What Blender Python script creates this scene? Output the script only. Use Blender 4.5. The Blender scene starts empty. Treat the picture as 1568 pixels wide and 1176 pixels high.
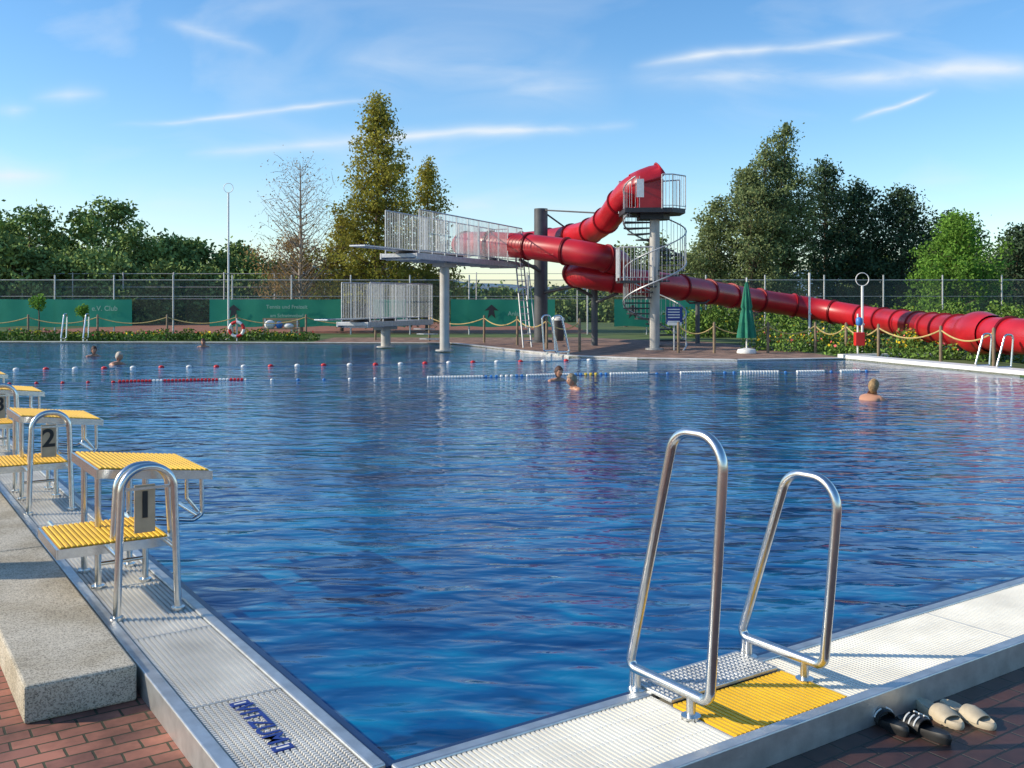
import bpy, math, random
import numpy as np
from mathutils import Vector, Matrix
random.seed(7); rng=np.random.default_rng(11)
scene=bpy.context.scene
scene.view_settings.view_transform='Standard'
scene.view_settings.look='None'
scene.view_settings.exposure=0
col=scene.collection

# ------------------------------------------------------------ materials
def nt(name):
    m=bpy.data.materials.new(name); m.use_nodes=True
    n=m.node_tree.nodes; l=m.node_tree.links
    return m,n,l,n['Principled BSDF']
def mat(name,c,rough=.5,metal=0,var=.15,scale=6,bump=0,bscale=40,coat=0,detail=6):
    m,n,l,b=nt(name)
    tc=n.new('ShaderNodeTexCoord'); no=n.new('ShaderNodeTexNoise')
    no.inputs['Scale'].default_value=scale; no.inputs['Detail'].default_value=detail
    l.new(tc.outputs['Object'],no.inputs['Vector'])
    r=n.new('ShaderNodeValToRGB')
    r.color_ramp.elements[0].position=.3; r.color_ramp.elements[1].position=.7
    r.color_ramp.elements[0].color=[x*(1-var) for x in c]+[1]
    r.color_ramp.elements[1].color=[min(1,x*(1+var)) for x in c]+[1]
    l.new(no.outputs['Fac'],r.inputs['Fac']); l.new(r.outputs['Color'],b.inputs['Base Color'])
    b.inputs['Roughness'].default_value=rough; b.inputs['Metallic'].default_value=metal
    b.inputs['Coat Weight'].default_value=coat
    if bump:
        n2=n.new('ShaderNodeTexNoise'); n2.inputs['Scale'].default_value=bscale; n2.inputs['Detail'].default_value=4
        l.new(tc.outputs['Object'],n2.inputs['Vector'])
        bp=n.new('ShaderNodeBump'); bp.inputs['Strength'].default_value=bump; bp.inputs['Distance'].default_value=.01
        l.new(n2.outputs['Fac'],bp.inputs['Height']); l.new(bp.outputs['Normal'],b.inputs['Normal'])
    return m
def leafmat(name,c,trans=.35):
    m,n,l,b=nt(name)
    n.remove(b); out=n['Material Output']
    at=n.new('ShaderNodeAttribute'); at.attribute_name='tint'
    mr=n.new('ShaderNodeMapRange'); mr.inputs['To Min'].default_value=.5; mr.inputs['To Max'].default_value=1.75
    l.new(at.outputs['Fac'],mr.inputs['Value'])
    mx=n.new('ShaderNodeVectorMath'); mx.operation='SCALE'; mx.inputs[0].default_value=c
    l.new(mr.outputs['Result'],mx.inputs['Scale'])
    d=n.new('ShaderNodeBsdfDiffuse'); l.new(mx.outputs[0],d.inputs['Color'])
    if trans:
        t=n.new('ShaderNodeBsdfTranslucent'); s=n.new('ShaderNodeMixShader')
        s.inputs['Fac'].default_value=trans; l.new(mx.outputs[0],t.inputs['Color'])
        l.new(d.outputs[0],s.inputs[1]); l.new(t.outputs[0],s.inputs[2]); l.new(s.outputs[0],out.inputs['Surface'])
    else: l.new(d.outputs[0],out.inputs['Surface'])
    return m
M={}
M['steel']=mat('steel',(.68,.68,.66),.25,1,.08,30)
M['steel_dull']=mat('steel_dull',(.58,.59,.58),.42,.8,.15,12,bump=.1)
M['galv']=mat('galvanised',(.50,.51,.51),.5,.5,.15,9)
M['dark']=mat('dark_metal',(.035,.035,.04),.5,.2,.2,8)
M['darkcol']=mat('dark_column_paint',(.085,.09,.095),.55,.1,.2,3)
M['lightcol']=mat('light_column_paint',(.46,.44,.40),.6,.1,.12,3)
M['white']=mat('white_plastic',(.78,.77,.72),.5,0,.08,8)
M['banner']=mat('banner_print',(.30,.48,.38),.7,0,.1,8)
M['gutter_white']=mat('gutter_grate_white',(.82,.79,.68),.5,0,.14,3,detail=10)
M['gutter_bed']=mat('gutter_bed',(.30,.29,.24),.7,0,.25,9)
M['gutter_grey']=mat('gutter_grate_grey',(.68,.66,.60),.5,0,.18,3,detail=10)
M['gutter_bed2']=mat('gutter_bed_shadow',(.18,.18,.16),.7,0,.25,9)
M['yellow']=mat('yellow_grate',(.86,.50,.02),.5,0,.14,7,detail=10)
M['yellow_dk']=mat('yellow_gap',(.40,.20,.01),.7,0,.2,9)
M['blueedge']=mat('blue_edge',(.01,.035,.11),.35,0,.2,4)
M['blue']=mat('blue_paint',(.015,.04,.22),.5,0,.1,9)
M['plate']=mat('number_plate',(.50,.36,.22),.6,0,.15,12)
M['black']=mat('black_paint',(.012,.012,.012),.5,0,.1,12)
M['red']=mat('red_fibreglass',(.44,.010,.018),.36,0,.3,1.1,coat=.1,detail=9)
M['redf']=mat('red_flange',(.27,.008,.014),.4,0,.2,3)
M['redfloat']=mat('red_float',(.6,.02,.02),.4,0,.1,5)
M['bluefloat']=mat('blue_float',(.05,.2,.5),.4,0,.1,5)
M['yelfloat']=mat('yellow_float',(.7,.5,.05),.4,0,.1,5)
M['rope']=mat('rope_yellow',(.48,.36,.14),.8,0,.2,9)
M['ropeblue']=mat('rope_line',(.25,.35,.45),.6,0,.2,9)
M['wood']=mat('wood_post',(.22,.16,.10),.8,0,.25,7)
M['bark']=mat('bark',(.12,.09,.065),.9,0,.3,6,bump=.4)
M['barkpale']=mat('bark_pale',(.30,.25,.20),.9,0,.25,6,bump=.4)
M['pgreen']=mat('parasol_green',(.012,.17,.10),.8,0,.2,6)
M['skin']=mat('skin',(.50,.25,.15),.45,0,.08,10)
M['clay']=mat('tennis_clay',(.34,.13,.07),.9,0,.2,1)
M['sand']=mat('sandal_beige',(.50,.42,.29),.7,0,.14,20)
M['bench']=mat('bench_wood',(.3,.2,.11),.7,0,.2,8)
def screenmat():
    m,n,l,b=nt('windscreen_green'); out=n['Material Output']
    tc=n.new('ShaderNodeTexCoord'); no=n.new('ShaderNodeTexNoise'); no.inputs['Scale'].default_value=.9; no.inputs['Detail'].default_value=5
    l.new(tc.outputs['Object'],no.inputs['Vector']); r=n.new('ShaderNodeValToRGB')
    r.color_ramp.elements[0].color=(.02,.27,.16,1); r.color_ramp.elements[1].color=(.06,.42,.28,1); l.new(no.outputs['Fac'],r.inputs[0])
    b.inputs['Roughness'].default_value=.8; l.new(r.outputs[0],b.inputs['Base Color'])
    t=n.new('ShaderNodeBsdfTranslucent'); l.new(r.outputs[0],t.inputs[0]); s=n.new('ShaderNodeMixShader'); s.inputs[0].default_value=.4
    l.new(b.outputs[0],s.inputs[1]); l.new(t.outputs[0],s.inputs[2]); l.new(s.outputs[0],out.inputs[0]); return m
M['green']=screenmat()
def granite():
    m,n,l,b=nt('washed_concrete')
    tc=n.new('ShaderNodeTexCoord'); v=n.new('ShaderNodeTexVoronoi'); v.inputs['Scale'].default_value=190
    no=n.new('ShaderNodeTexNoise'); no.inputs['Scale'].default_value=3; no.inputs['Detail'].default_value=10
    l.new(tc.outputs['Object'],v.inputs['Vector']); l.new(tc.outputs['Object'],no.inputs['Vector'])
    r=n.new('ShaderNodeValToRGB'); r.color_ramp.elements[0].color=(.20,.18,.14,1); r.color_ramp.elements[1].color=(.60,.54,.42,1)
    r.color_ramp.elements[0].position=.0; r.color_ramp.elements[1].position=.6
    sp=n.new('ShaderNodeSeparateColor'); l.new(v.outputs['Color'],sp.inputs[0]); l.new(sp.outputs[0],r.inputs['Fac'])
    mx=n.new('ShaderNodeMix'); mx.data_type='RGBA'; mx.blend_type='MULTIPLY'; mx.inputs[0].default_value=.7
    l.new(r.outputs[0],mx.inputs[6]); 
    r2=n.new('ShaderNodeValToRGB'); r2.color_ramp.elements[0].color=(.62,.58,.50,1); r2.color_ramp.elements[0].position=.38; r2.color_ramp.elements[1].position=.62
    l.new(no.outputs['Fac'],r2.inputs['Fac']); l.new(r2.outputs[0],mx.inputs[7]); l.new(mx.outputs[2],b.inputs['Base Color'])
    b.inputs['Roughness'].default_value=.85
    bp=n.new('ShaderNodeBump'); bp.inputs['Strength'].default_value=.3; bp.inputs['Distance'].default_value=.003
    l.new(v.outputs['Distance'],bp.inputs['Height']); l.new(bp.outputs['Normal'],b.inputs['Normal'])
    return m
M['granite']=granite()
def brick(name,shade_patch=True,ang=0.594,c1=(.26,.10,.065),c2=(.17,.065,.05)):
    m,n,l,b=nt(name)
    tc=n.new('ShaderNodeTexCoord'); mp=n.new('ShaderNodeMapping'); mp.inputs['Rotation'].default_value=(0,0,-ang)
    l.new(tc.outputs['Object'],mp.inputs['Vector'])
    # slightly irregular joints
    nw=n.new('ShaderNodeTexNoise'); nw.inputs['Scale'].default_value=7; nw.inputs['Detail'].default_value=3; l.new(tc.outputs['Object'],nw.inputs['Vector'])
    sb=n.new('ShaderNodeVectorMath'); sb.operation='SUBTRACT'; sb.inputs[1].default_value=(.5,.5,.5); l.new(nw.outputs['Color'],sb.inputs[0])
    scl=n.new('ShaderNodeVectorMath'); scl.operation='SCALE'; scl.inputs['Scale'].default_value=.012; l.new(sb.outputs[0],scl.inputs[0])
    adv=n.new('ShaderNodeVectorMath'); adv.operation='ADD'; l.new(mp.outputs[0],adv.inputs[0]); l.new(scl.outputs[0],adv.inputs[1])
    bt=n.new('ShaderNodeTexBrick'); bt.inputs['Scale'].default_value=1
    bt.inputs['Brick Width'].default_value=.18; bt.inputs['Row Height'].default_value=.09
    bt.inputs['Mortar Size'].default_value=.006; bt.inputs['Mortar Smooth'].default_value=.3
    bt.inputs['Color1'].default_value=(*c1,1); bt.inputs['Color2'].default_value=(*c2,1)
    bt.inputs['Mortar'].default_value=(.055,.055,.028,1)
    l.new(adv.outputs[0],bt.inputs['Vector'])
    no=n.new('ShaderNodeTexNoise'); no.inputs['Scale'].default_value=2.2; no.inputs['Detail'].default_value=12; no.inputs['Roughness'].default_value=.65
    l.new(tc.outputs['Object'],no.inputs['Vector'])
    r=n.new('ShaderNodeValToRGB'); r.color_ramp.elements[0].color=(.5,.5,.48,1); r.color_ramp.elements[0].position=.38; r.color_ramp.elements[1].position=.62
    r.color_ramp.elements[1].color=(1.3,1.25,1.2,1)
    l.new(no.outputs['Fac'],r.inputs['Fac'])
    mx=n.new('ShaderNodeMix'); mx.data_type='RGBA'; mx.blend_type='MULTIPLY'; mx.inputs[0].default_value=1
    l.new(bt.outputs['Color'],mx.inputs[6]); l.new(r.outputs[0],mx.inputs[7])
    fin=mx.outputs[2]
    if shade_patch:  # cast shadow painted into the brick colour as a dark, smoother patch
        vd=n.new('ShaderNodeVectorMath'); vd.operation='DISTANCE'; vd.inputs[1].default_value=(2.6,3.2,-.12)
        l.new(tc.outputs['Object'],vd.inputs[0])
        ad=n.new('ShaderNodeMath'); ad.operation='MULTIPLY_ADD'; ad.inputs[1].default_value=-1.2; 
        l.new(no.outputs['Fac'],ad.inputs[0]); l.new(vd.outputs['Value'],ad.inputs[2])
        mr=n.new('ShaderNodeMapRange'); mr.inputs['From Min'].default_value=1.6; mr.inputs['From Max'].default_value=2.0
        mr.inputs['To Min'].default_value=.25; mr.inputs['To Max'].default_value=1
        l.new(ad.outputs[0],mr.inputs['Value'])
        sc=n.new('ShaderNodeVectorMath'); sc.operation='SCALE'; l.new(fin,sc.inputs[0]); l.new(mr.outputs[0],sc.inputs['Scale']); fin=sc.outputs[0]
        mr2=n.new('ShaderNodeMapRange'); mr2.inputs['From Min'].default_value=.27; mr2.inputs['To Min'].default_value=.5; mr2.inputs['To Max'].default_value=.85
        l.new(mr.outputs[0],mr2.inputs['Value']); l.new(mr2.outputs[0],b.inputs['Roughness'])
    else: b.inputs['Roughness'].default_value=.8
    l.new(fin,b.inputs['Base Color'])
    bp=n.new('ShaderNodeBump'); bp.inputs['Strength'].default_value=.8; bp.inputs['Distance'].default_value=.006; bp.invert=True
    l.new(bt.outputs['Fac'],bp.inputs['Height']); l.new(bp.outputs['Normal'],b.inputs['Normal'])
    return m
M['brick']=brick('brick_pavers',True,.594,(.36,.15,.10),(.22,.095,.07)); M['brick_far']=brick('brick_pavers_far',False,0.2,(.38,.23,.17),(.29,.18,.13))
def grassmat():
    m,n,l,b=nt('grass')
    tc=n.new('ShaderNodeTexCoord'); no=n.new('ShaderNodeTexNoise'); no.inputs['Scale'].default_value=.6; no.inputs['Detail'].default_value=12
    l.new(tc.outputs['Object'],no.inputs['Vector'])
    r=n.new('ShaderNodeValToRGB'); r.color_ramp.elements[0].color=(.045,.085,.02,1); r.color_ramp.elements[0].position=.35
    r.color_ramp.elements[1].color=(.12,.17,.045,1); r.color_ramp.elements[1].position=.65
    l.new(no.outputs['Fac'],r.inputs['Fac']); l.new(r.outputs[0],b.inputs['Base Color']); b.inputs['Roughness'].default_value=.9
    return m
M['grass']=grassmat()
def watermat():
    m,n,l,b=nt('pool_water')
    tc=n.new('ShaderNodeTexCoord')
    def noise(sx,sy,sc,rot,det=3,dist=0.):
        mp=n.new('ShaderNodeMapping'); mp.inputs['Scale'].default_value=(sx,sy,1); mp.inputs['Rotation'].default_value=(0,0,rot)
        no=n.new('ShaderNodeTexNoise'); no.inputs['Scale'].default_value=sc; no.inputs['Detail'].default_value=det; no.inputs['Distortion'].default_value=dist
        no.inputs['Roughness'].default_value=.4
        l.new(tc.outputs['Object'],mp.inputs[0]); l.new(mp.outputs[0],no.inputs['Vector']); return no
    a=noise(.55,1.25,3.6,.22,1.5,.5); c=noise(.6,1.2,.9,-.2,1,.3); d=noise(.7,1.2,9,.35,1.5,.4)
    s1=n.new('ShaderNodeMath'); s1.operation='MULTIPLY_ADD'; s1.inputs[1].default_value=1.2
    l.new(c.outputs['Fac'],s1.inputs[0]); l.new(a.outputs['Fac'],s1.inputs[2])
    s2=n.new('ShaderNodeMath'); s2.operation='MULTIPLY_ADD'; s2.inputs[1].default_value=.22
    l.new(d.outputs['Fac'],s2.inputs[0]); l.new(s1.outputs[0],s2.inputs[2])
    bp=n.new('ShaderNodeBump'); bp.inputs['Strength'].default_value=1; bp.inputs['Distance'].default_value=.028
    l.new(s2.outputs[0],bp.inputs['Height']); l.new(bp.outputs['Normal'],b.inputs['Normal'])
    e=noise(1,1.4,.35,.1,5,1); f=noise(.6,1.6,2.4,.2,5,1.6)
    def mm(op,x,y=None,z=None,cl=False):
        k=n.new('ShaderNodeMath'); k.operation=op; k.use_clamp=cl
        for i,vv in enumerate((x,y,z)):
            if vv is None: continue
            if isinstance(vv,(int,float)): k.inputs[i].default_value=vv
            else: l.new(vv,k.inputs[i])
        return k.outputs[0]
    s3=mm('ADD',mm('MULTIPLY',e.outputs['Fac'],.75),mm('MULTIPLY',f.outputs['Fac'],.65))
    s3=mm('ADD',s3,mm('MULTIPLY',mm('SUBTRACT',a.outputs['Fac'],.5),.75))  # ripple pattern painted into the body colour, standing in for refracted light
    r=n.new('ShaderNodeValToRGB')
    r.color_ramp.elements[0].color=(.0003,.034,.135,1); r.color_ramp.elements[0].position=.5
    r.color_ramp.elements[1].color=(.001,.19,.36,1); r.color_ramp.elements[1].position=.98
    q=r.color_ramp.elements.new(.70); q.color=(.0004,.078,.225,1)
    l.new(s3,r.inputs['Fac'])
    mp=n.new('ShaderNodeMapping'); mp.vector_type='POINT'; mp.inputs['Rotation'].default_value=(0,0,-.594)
    l.new(tc.outputs['Object'],mp.inputs[0]); sp=n.new('ShaderNodeSeparateXYZ'); l.new(mp.outputs[0],sp.inputs[0])
    wv=mm('ADD',mm('MULTIPLY',mm('SUBTRACT',a.outputs['Fac'],.5),1.6),mm('MULTIPLY',mm('SUBTRACT',f.outputs['Fac'],.5),.8))
    t=mm('ADD',sp.outputs['Y'],wv)
    t=mm('ABSOLUTE',mm('SUBTRACT',mm('FLOORED_MODULO',t,6.2),3.1))
    st=mm('SUBTRACT',1,mm('DIVIDE',mm('SUBTRACT',t,.12),.10,None,True))
    mx=n.new('ShaderNodeMix'); mx.data_type='RGBA'; l.new(mm('MULTIPLY',st,.42),mx.inputs[0]); l.new(r.outputs[0],mx.inputs[6]); mx.inputs[7].default_value=(.0005,.015,.05,1)
    l.new(mx.outputs[2],b.inputs['Base Color'])
    b.inputs['Roughness'].default_value=.085; b.inputs['IOR'].default_value=1.33
    return m
M['water']=watermat()
def chain():
    m,n,l,b=nt('chain_link'); out=n['Material Output']
    t=n.new('ShaderNodeBsdfTransparent'); s=n.new('ShaderNodeMixShader'); s.inputs[0].default_value=.2
    b.inputs['Base Color'].default_value=(.16,.19,.17,1); b.inputs['Roughness'].default_value=.7
    l.new(t.outputs[0],s.inputs[1]); l.new(b.outputs[0],s.inputs[2]); l.new(s.outputs[0],out.inputs[0]); return m
M['chain']=chain()
M['hill']=mat('hill_forest_haze',(.13,.22,.30),.9,0,.2,.01)  # bluish aerial haze put into the forest colour

# ------------------------------------------------------------ mesh helpers
class MB:
    def __init__(s): s.v=[]; s.f=[]
    def add(s,vs,fs):
        o=len(s.v); s.v+= [tuple(p) for p in vs]; s.f+=[tuple(i+o for i in f) for f in fs]
    def prism(s,poly,z0,z1):
        n=len(poly); vs=[(p[0],p[1],z0) for p in poly]+[(p[0],p[1],z1) for p in poly]
        fs=[tuple(reversed(range(n))),tuple(range(n,2*n))]+[(i,(i+1)%n,n+(i+1)%n,n+i) for i in range(n)]
        s.add(vs,fs)
    def box(s,c,ax,ay,az):
        c=Vector(c); ax=Vector(ax); ay=Vector(ay); az=Vector(az)
        vs=[c+ax*i+ay*j+az*k for k in(-1,1) for j in(-1,1) for i in(-1,1)]
        s.add(vs,[(0,2,3,1),(4,5,7,6),(0,1,5,4),(2,6,7,3),(0,4,6,2),(1,3,7,5)])
    def tube(s,pts,r,seg=10,closed=False,caps=True):
        P=[Vector(p) for p in pts]; n=len(P)
        R=r if isinstance(r,(list,tuple)) else [r]*n
        T=[]
        for i in range(n):
            a=P[(i-1)%n] if (closed or i>0) else P[i]; b=P[(i+1)%n] if (closed or i<n-1) else P[i]
            d=(b-a); T.append(d.normalized() if d.length>1e-9 else Vector((0,0,1)))
        up=Vector((0,0,1)) if abs(T[0].z)<.9 else Vector((1,0,0))
        u=T[0].cross(up).normalized(); vs=[]
        for i in range(n):
            u=(u-T[i]*u.dot(T[i])); u=u.normalized() if u.length>1e-6 else T[i].orthogonal().normalized()
            w=T[i].cross(u)
            for k in range(seg):
                a=2*math.pi*k/seg; vs.append(P[i]+(u*math.cos(a)+w*math.sin(a))*R[i])
        fs=[]
        for i in range(n if closed else n-1):
            j=(i+1)%n
            for k in range(seg): fs.append((i*seg+k,i*seg+(k+1)%seg,j*seg+(k+1)%seg,j*seg+k))
        if caps and not closed: fs.append(tuple(reversed(range(seg)))); fs.append(tuple((n-1)*seg+k for k in range(seg)))
        s.add(vs,fs)
    def ell(s,c,r,seg=12,rings=8):
        vs=[];fs=[]
        for i in range(rings+1):
            th=math.pi*i/rings
            for k in range(seg):
                a=2*math.pi*k/seg; vs.append((c[0]+r[0]*math.sin(th)*math.cos(a),c[1]+r[1]*math.sin(th)*math.sin(a),c[2]+r[2]*math.cos(th)))
        for i in range(rings):
            for k in range(seg): fs.append((i*seg+k,(i+1)*seg+k,(i+1)*seg+(k+1)%seg,i*seg+(k+1)%seg))
        s.add(vs,fs)
    def obj(s,name,mt,parent=None,smooth=False,loc=None,bevel=0):
        me=bpy.data.meshes.new(name); me.from_pydata(s.v,[],s.f); me.materials.append(mt)
        if smooth: me.polygons.foreach_set('use_smooth',[True]*len(me.polygons))
        me.update(); o=bpy.data.objects.new(name,me); col.objects.link(o)
        if smooth:
            try: me.set_sharp_from_angle(angle=math.radians(50))
            except Exception: pass
        if parent: o.parent=parent
        if loc: o.location=loc
        if bevel:
            b=o.modifiers.new('bevel','BEVEL'); b.width=bevel; b.segments=2; b.limit_method='ANGLE'
        return o
def empty(name,loc=(0,0,0)):
    e=bpy.data.objects.new(name,None); col.objects.link(e); e.location=loc; e.empty_display_size=.2; return e
def cr(pts,n=8):
    P=[Vector(p) for p in pts]; P=[P[0]*2-P[1]]+P+[P[-1]*2-P[-2]]; out=[]
    for i in range(1,len(P)-2):
        for k in range(n):
            t=k/n; a,b,c,d=P[i-1:i+3]
            out.append(.5*((2*b)+(c-a)*t+(2*a-5*b+4*c-d)*t*t+(3*b-a-3*c+d)*t**3))
    out.append(P[-2]); return out
def fillet(pts,r,n=6,closed=False):
    P=[Vector(p) for p in pts]; N=len(P); out=[]
    rr=r if isinstance(r,(list,tuple)) else [r]*N
    for i in range(N):
        if not closed and i in(0,N-1): out.append(P[i]); continue
        a=(P[i-1]-P[i]); b=(P[(i+1)%N]-P[i]); la=a.length; lb=b.length; a.normalize(); b.normalize()
        ang=a.angle(b); d=min(rr[i]/max(math.tan(ang/2),.05),la*.495,lb*.495)
        p0=P[i]+a*d; p1=P[i]+b*d
        rad=d*math.tan(ang/2); c=P[i]+(a+b).normalized()*(rad/math.sin(ang/2))
        v0=p0-c; v1=p1-c; om=v0.angle(v1)
        for k in range(n+1):
            t=k/n
            out.append(c+(v0*math.sin((1-t)*om)+v1*math.sin(t*om))/math.sin(om) if om>1e-3 else p0.lerp(p1,t))
    return out

C0=Vector((-.45,3.59,0)); dR=Vector((.828,.56,0)).normalized(); dL=Vector((-.56,.828,0)).normalized(); UZ=Vector((0,0,1))
def W(a,b,z=0): return C0+dR*a+dL*b+UZ*z
def pbox(mb,a0,a1,b0,b1,z0,z1):
    mb.box(W((a0+a1)/2,(b0+b1)/2,(z0+z1)/2),dR*(a1-a0)/2,dL*(b1-b0)/2,UZ*(z1-z0)/2)

# ------------------------------------------------------------ ground, water, banks
g=MB(); g.add([(-3000,-500,-.13),(3000,-500,-.13),(3000,4000,-.13),(-3000,4000,-.13)],[(0,1,2,3)]); g.obj('ground',M['grass'])
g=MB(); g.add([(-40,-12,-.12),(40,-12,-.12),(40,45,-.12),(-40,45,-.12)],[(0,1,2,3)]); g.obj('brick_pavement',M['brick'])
bank=[(-24.9,39.8),(-2.4,38.2),(1.7,29.4),(3.6,28.2),(6.3,27.4),(9.6,28.2),(11.4,22.0),(13.9,13.4)]
wp=[(C0.x,C0.y),(13.95,13.33)]+list(reversed(bank[:-1]))
g=MB(); g.add([(x,y,-.02) for x,y in wp],[tuple(range(len(wp)))]); g.obj('pool_water',M['water'])
bp_=[(-60,39.8)]+bank+[(40,31),(90,31),(90,140),(-120,140),(-120,39.8)]
g=MB(); g.prism(bp_,-.3,.03); g.obj('far_bank_lawn',M['grass'])
dk=[(-8,38.6),(-2.4,38.21),(1.71,29.42),(3.6,28.22),(6.3,27.42),(9.58,28.22),(9.5,31.5),(8.0,39),(3,44),(-8,44)]
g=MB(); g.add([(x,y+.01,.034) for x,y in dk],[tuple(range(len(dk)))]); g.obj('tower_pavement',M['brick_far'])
def strip(mb,pts,w,z0,z1,side=1):
    for i in range(len(pts)-1):
        a=Vector((*pts[i],0)); b=Vector((*pts[i+1],0)); d=(b-a).normalized(); nrm=Vector((-d.y,d.x,0))*side
        L=(b-a).length
        mb.box((a+b)/2+nrm*w/2+UZ*(z0+z1)/2,d*(L/2),nrm*w/2,UZ*(z1-z0)/2)
g=MB(); strip(g,bank[:6],.28,-.1,.045,1); g.obj('far_pool_coping',M['gutter_grey'])
g=MB(); strip(g,bank[5:],.6,-.1,.12,1); strip(g,[(9.6,28.4),(12.5,29.0)],.3,-.1,.13,1); g.obj('side_pool_gutter',M['white'])
g=MB(); g.add([(-26,49.5,.035),(4,49.5,.035),(4,74,.035),(-26,74,.035)],[(0,1,2,3)]); g.obj('tennis_court',M['clay'])

# ------------------------------------------------------------ gutters
gl=empty('pool_overflow_gutter')
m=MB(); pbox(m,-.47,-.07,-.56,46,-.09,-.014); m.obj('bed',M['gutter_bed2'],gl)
m=MB(); pbox(m,-.53,-.47,-.62,46,-.125,.008); m.obj('outer_channel',M['steel_dull'],gl,bevel=.006)
m=MB(); pbox(m,-.07,-.012,-.0,46,-.09,.008); m.obj('inner_lip',M['steel_dull'],gl,bevel=.008)
m=MB(); pbox(m,-.012,.03,.0,46,-.09,-.006); m.obj('blue_edge',M['blueedge'],gl)
m=MB()
b=-.555
while b<13:
    for k in range(15):
        s=W(-.452+k*.0262,b,-.007); ax=dR*.0098; ay=dL*.0060; az=UZ*.006
        vs=[s-ax-ay-az,s+ax-ay-az,s+ax+ay-az,s-ax+ay-az,s-ax*.8-ay*.7+az,s+ax*.8-ay*.7+az,s+ax*.8+ay*.7+az,s-ax*.8+ay*.7+az]
        m.add(vs,[(4,5,6,7),(0,1,5,4),(1,2,6,5),(2,3,7,6),(3,0,4,7)])
    b+=.019
pbox(m,-.47,-.07,13,46,-.012,-.002)
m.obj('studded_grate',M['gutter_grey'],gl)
m=MB()
for bb in np.arange(.9,13,1.0): pbox(m,-.47,-.07,bb,bb+.006,-.006,.0012)
m.obj('grate_joints',M['steel_dull'],gl)
def text(name,s,size,mtx,mt,parent,ext=.0012,off=.012):
    c=bpy.data.curves.new(name,'FONT'); c.body=s; c.size=size; c.extrude=ext; c.align_x='CENTER'; c.align_y='CENTER'; c.offset=size*off
    c.materials.append(mt); o=bpy.data.objects.new(name,c); col.objects.link(o); o.matrix_world=mtx
    if parent: o.parent=parent
    return o
def frame(x,y,pos):
    z=x.cross(y); mt=Matrix((x,y,z)).transposed().to_4x4(); mt.translation=pos; return mt
text('label_lettering','VITZUM',.118,frame(-dL,dR,W(-.275,.60,.0025)),M['blue'],gl,off=.02)
for bb in (.345,.835):
    m=MB(); pbox(m,-.315,-.235,bb-.02,bb+.02,-.004,.003); m.obj('label_logo',M['blue'],gl)
    m=MB(); pbox(m,-.30,-.25,bb-.006,bb+.006,.002,.004); m.obj('label_logo_stripe',M['gutter_grey'],gl)

gr=empty('pool_overflow_gutter')
m=MB(); pbox(m,.0,24,-.56,-.07,-.09,-.016); m.obj('bed',M['gutter_bed'],gr)
m=MB(); pbox(m,-.47,24,-.62,-.56,-.125,.008); m.obj('outer_channel',M['steel_dull'],gr,bevel=.006)
m=MB(); pbox(m,0.,24,-.07,-.012,-.09,.008); m.obj('inner_lip',M['steel_dull'],gr,bevel=.008)
m=MB(); pbox(m,.03,24,-.012,.03,-.09,-.006); m.obj('blue_edge',M['blueedge'],gr)
m=MB()
a=.02
while a<11:
    if not(1.21<a<1.90): pbox(m,a,a+.0130,-.556,-.074,-.014,.0)
    a+=.0225
for bb in(-.44,-.31,-.19): pbox(m,.01,1.2,bb,bb+.012,-.013,-.002); pbox(m,1.91,11,bb,bb+.012,-.013,-.002)
pbox(m,11,24,-.556,-.074,-.014,0)
m.obj('ribbed_grate',M['gutter_white'],gr)
m=MB()
for aa in(1.205,3.2,5.2,7.2,9.2): pbox(m,aa,aa+.006,-.556,-.074,-.01,.002)
m.obj('grate_joints',M['steel_dull'],gr)
m=MB(); a=1.225
while a<1.885:
    pbox(m,a,a+.016,-.555,-.20,-.012,.006); a+=.0253
m.obj('yellow_grate',M['yellow'],gr)
m=MB(); pbox(m,1.222,1.888,-.556,-.198,-.015,-.008); m.obj('yellow_bed',M['yellow_dk'],gr)

m=MB()
b0=1.42
for i in range(9):
    L=2.6; pbox(m,-1.02,-.555,b0,b0+L-.012,-.12,.045); b0+=L
m.obj('concrete_plinth',M['granite'],None,bevel=.012)

# ------------------------------------------------------------ ladders
def handrail(mb,a,top,scale=1,Wf=W,r=.0215):
    pts=[(-.05,.095),(.235,top),(.515,top),(.435,.095)]
    P=[Wf(a,-q*scale,z*scale) for q,z in pts]
    P2=fillet(P,[.035*scale,.115*scale,.125*scale,.05*scale],10,closed=True)
    mb.tube(P2,r,12,closed=True)
    for q in(.0,.33):
        mb.tube([Wf(a,-q*scale,.10*scale),Wf(a,-q*scale,-.02)],r*.9,12)
        mb.tube([Wf(a,-q*scale,.012),Wf(a,-q*scale,-.004)],r*1.9,14)
def ladder(name,Wf,scale,a0,a1,t0,t1,r):
    e=empty(name)
    m=MB(); handrail(m,a0,t0,scale,Wf,r); handrail(m,a1,t1,scale,Wf,r)
    for a in(a0,a1): m.tube([Wf(a,.02,.095*scale),Wf(a,.05,-.25),Wf(a,.05,-1.0)],r*.9,10)
    m.obj('handrails',M['steel'],e,True)
    m=MB()
    for z in(-.07,-.35,-.65):
        c=Wf((a0+a1)/2,.0,z); h=(a1-a0)/2
        ex=(Wf(1,0)-Wf(0,0)); ey=(Wf(0,1)-Wf(0,0))
        m.box(c,ex*h,ey*.05,UZ*.012)
    m.obj('treads',M['steel_dull'],e)
    return e
lad=ladder('pool_ladder',W,1,1.2,1.9,1.16,.92,.0215)
m=MB(); pbox(m,1.225,1.885,-.19,.06,.004,.022)
m.obj('top_tread',M['steel_dull'],lad,bevel=.004)
m=MB()
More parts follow.
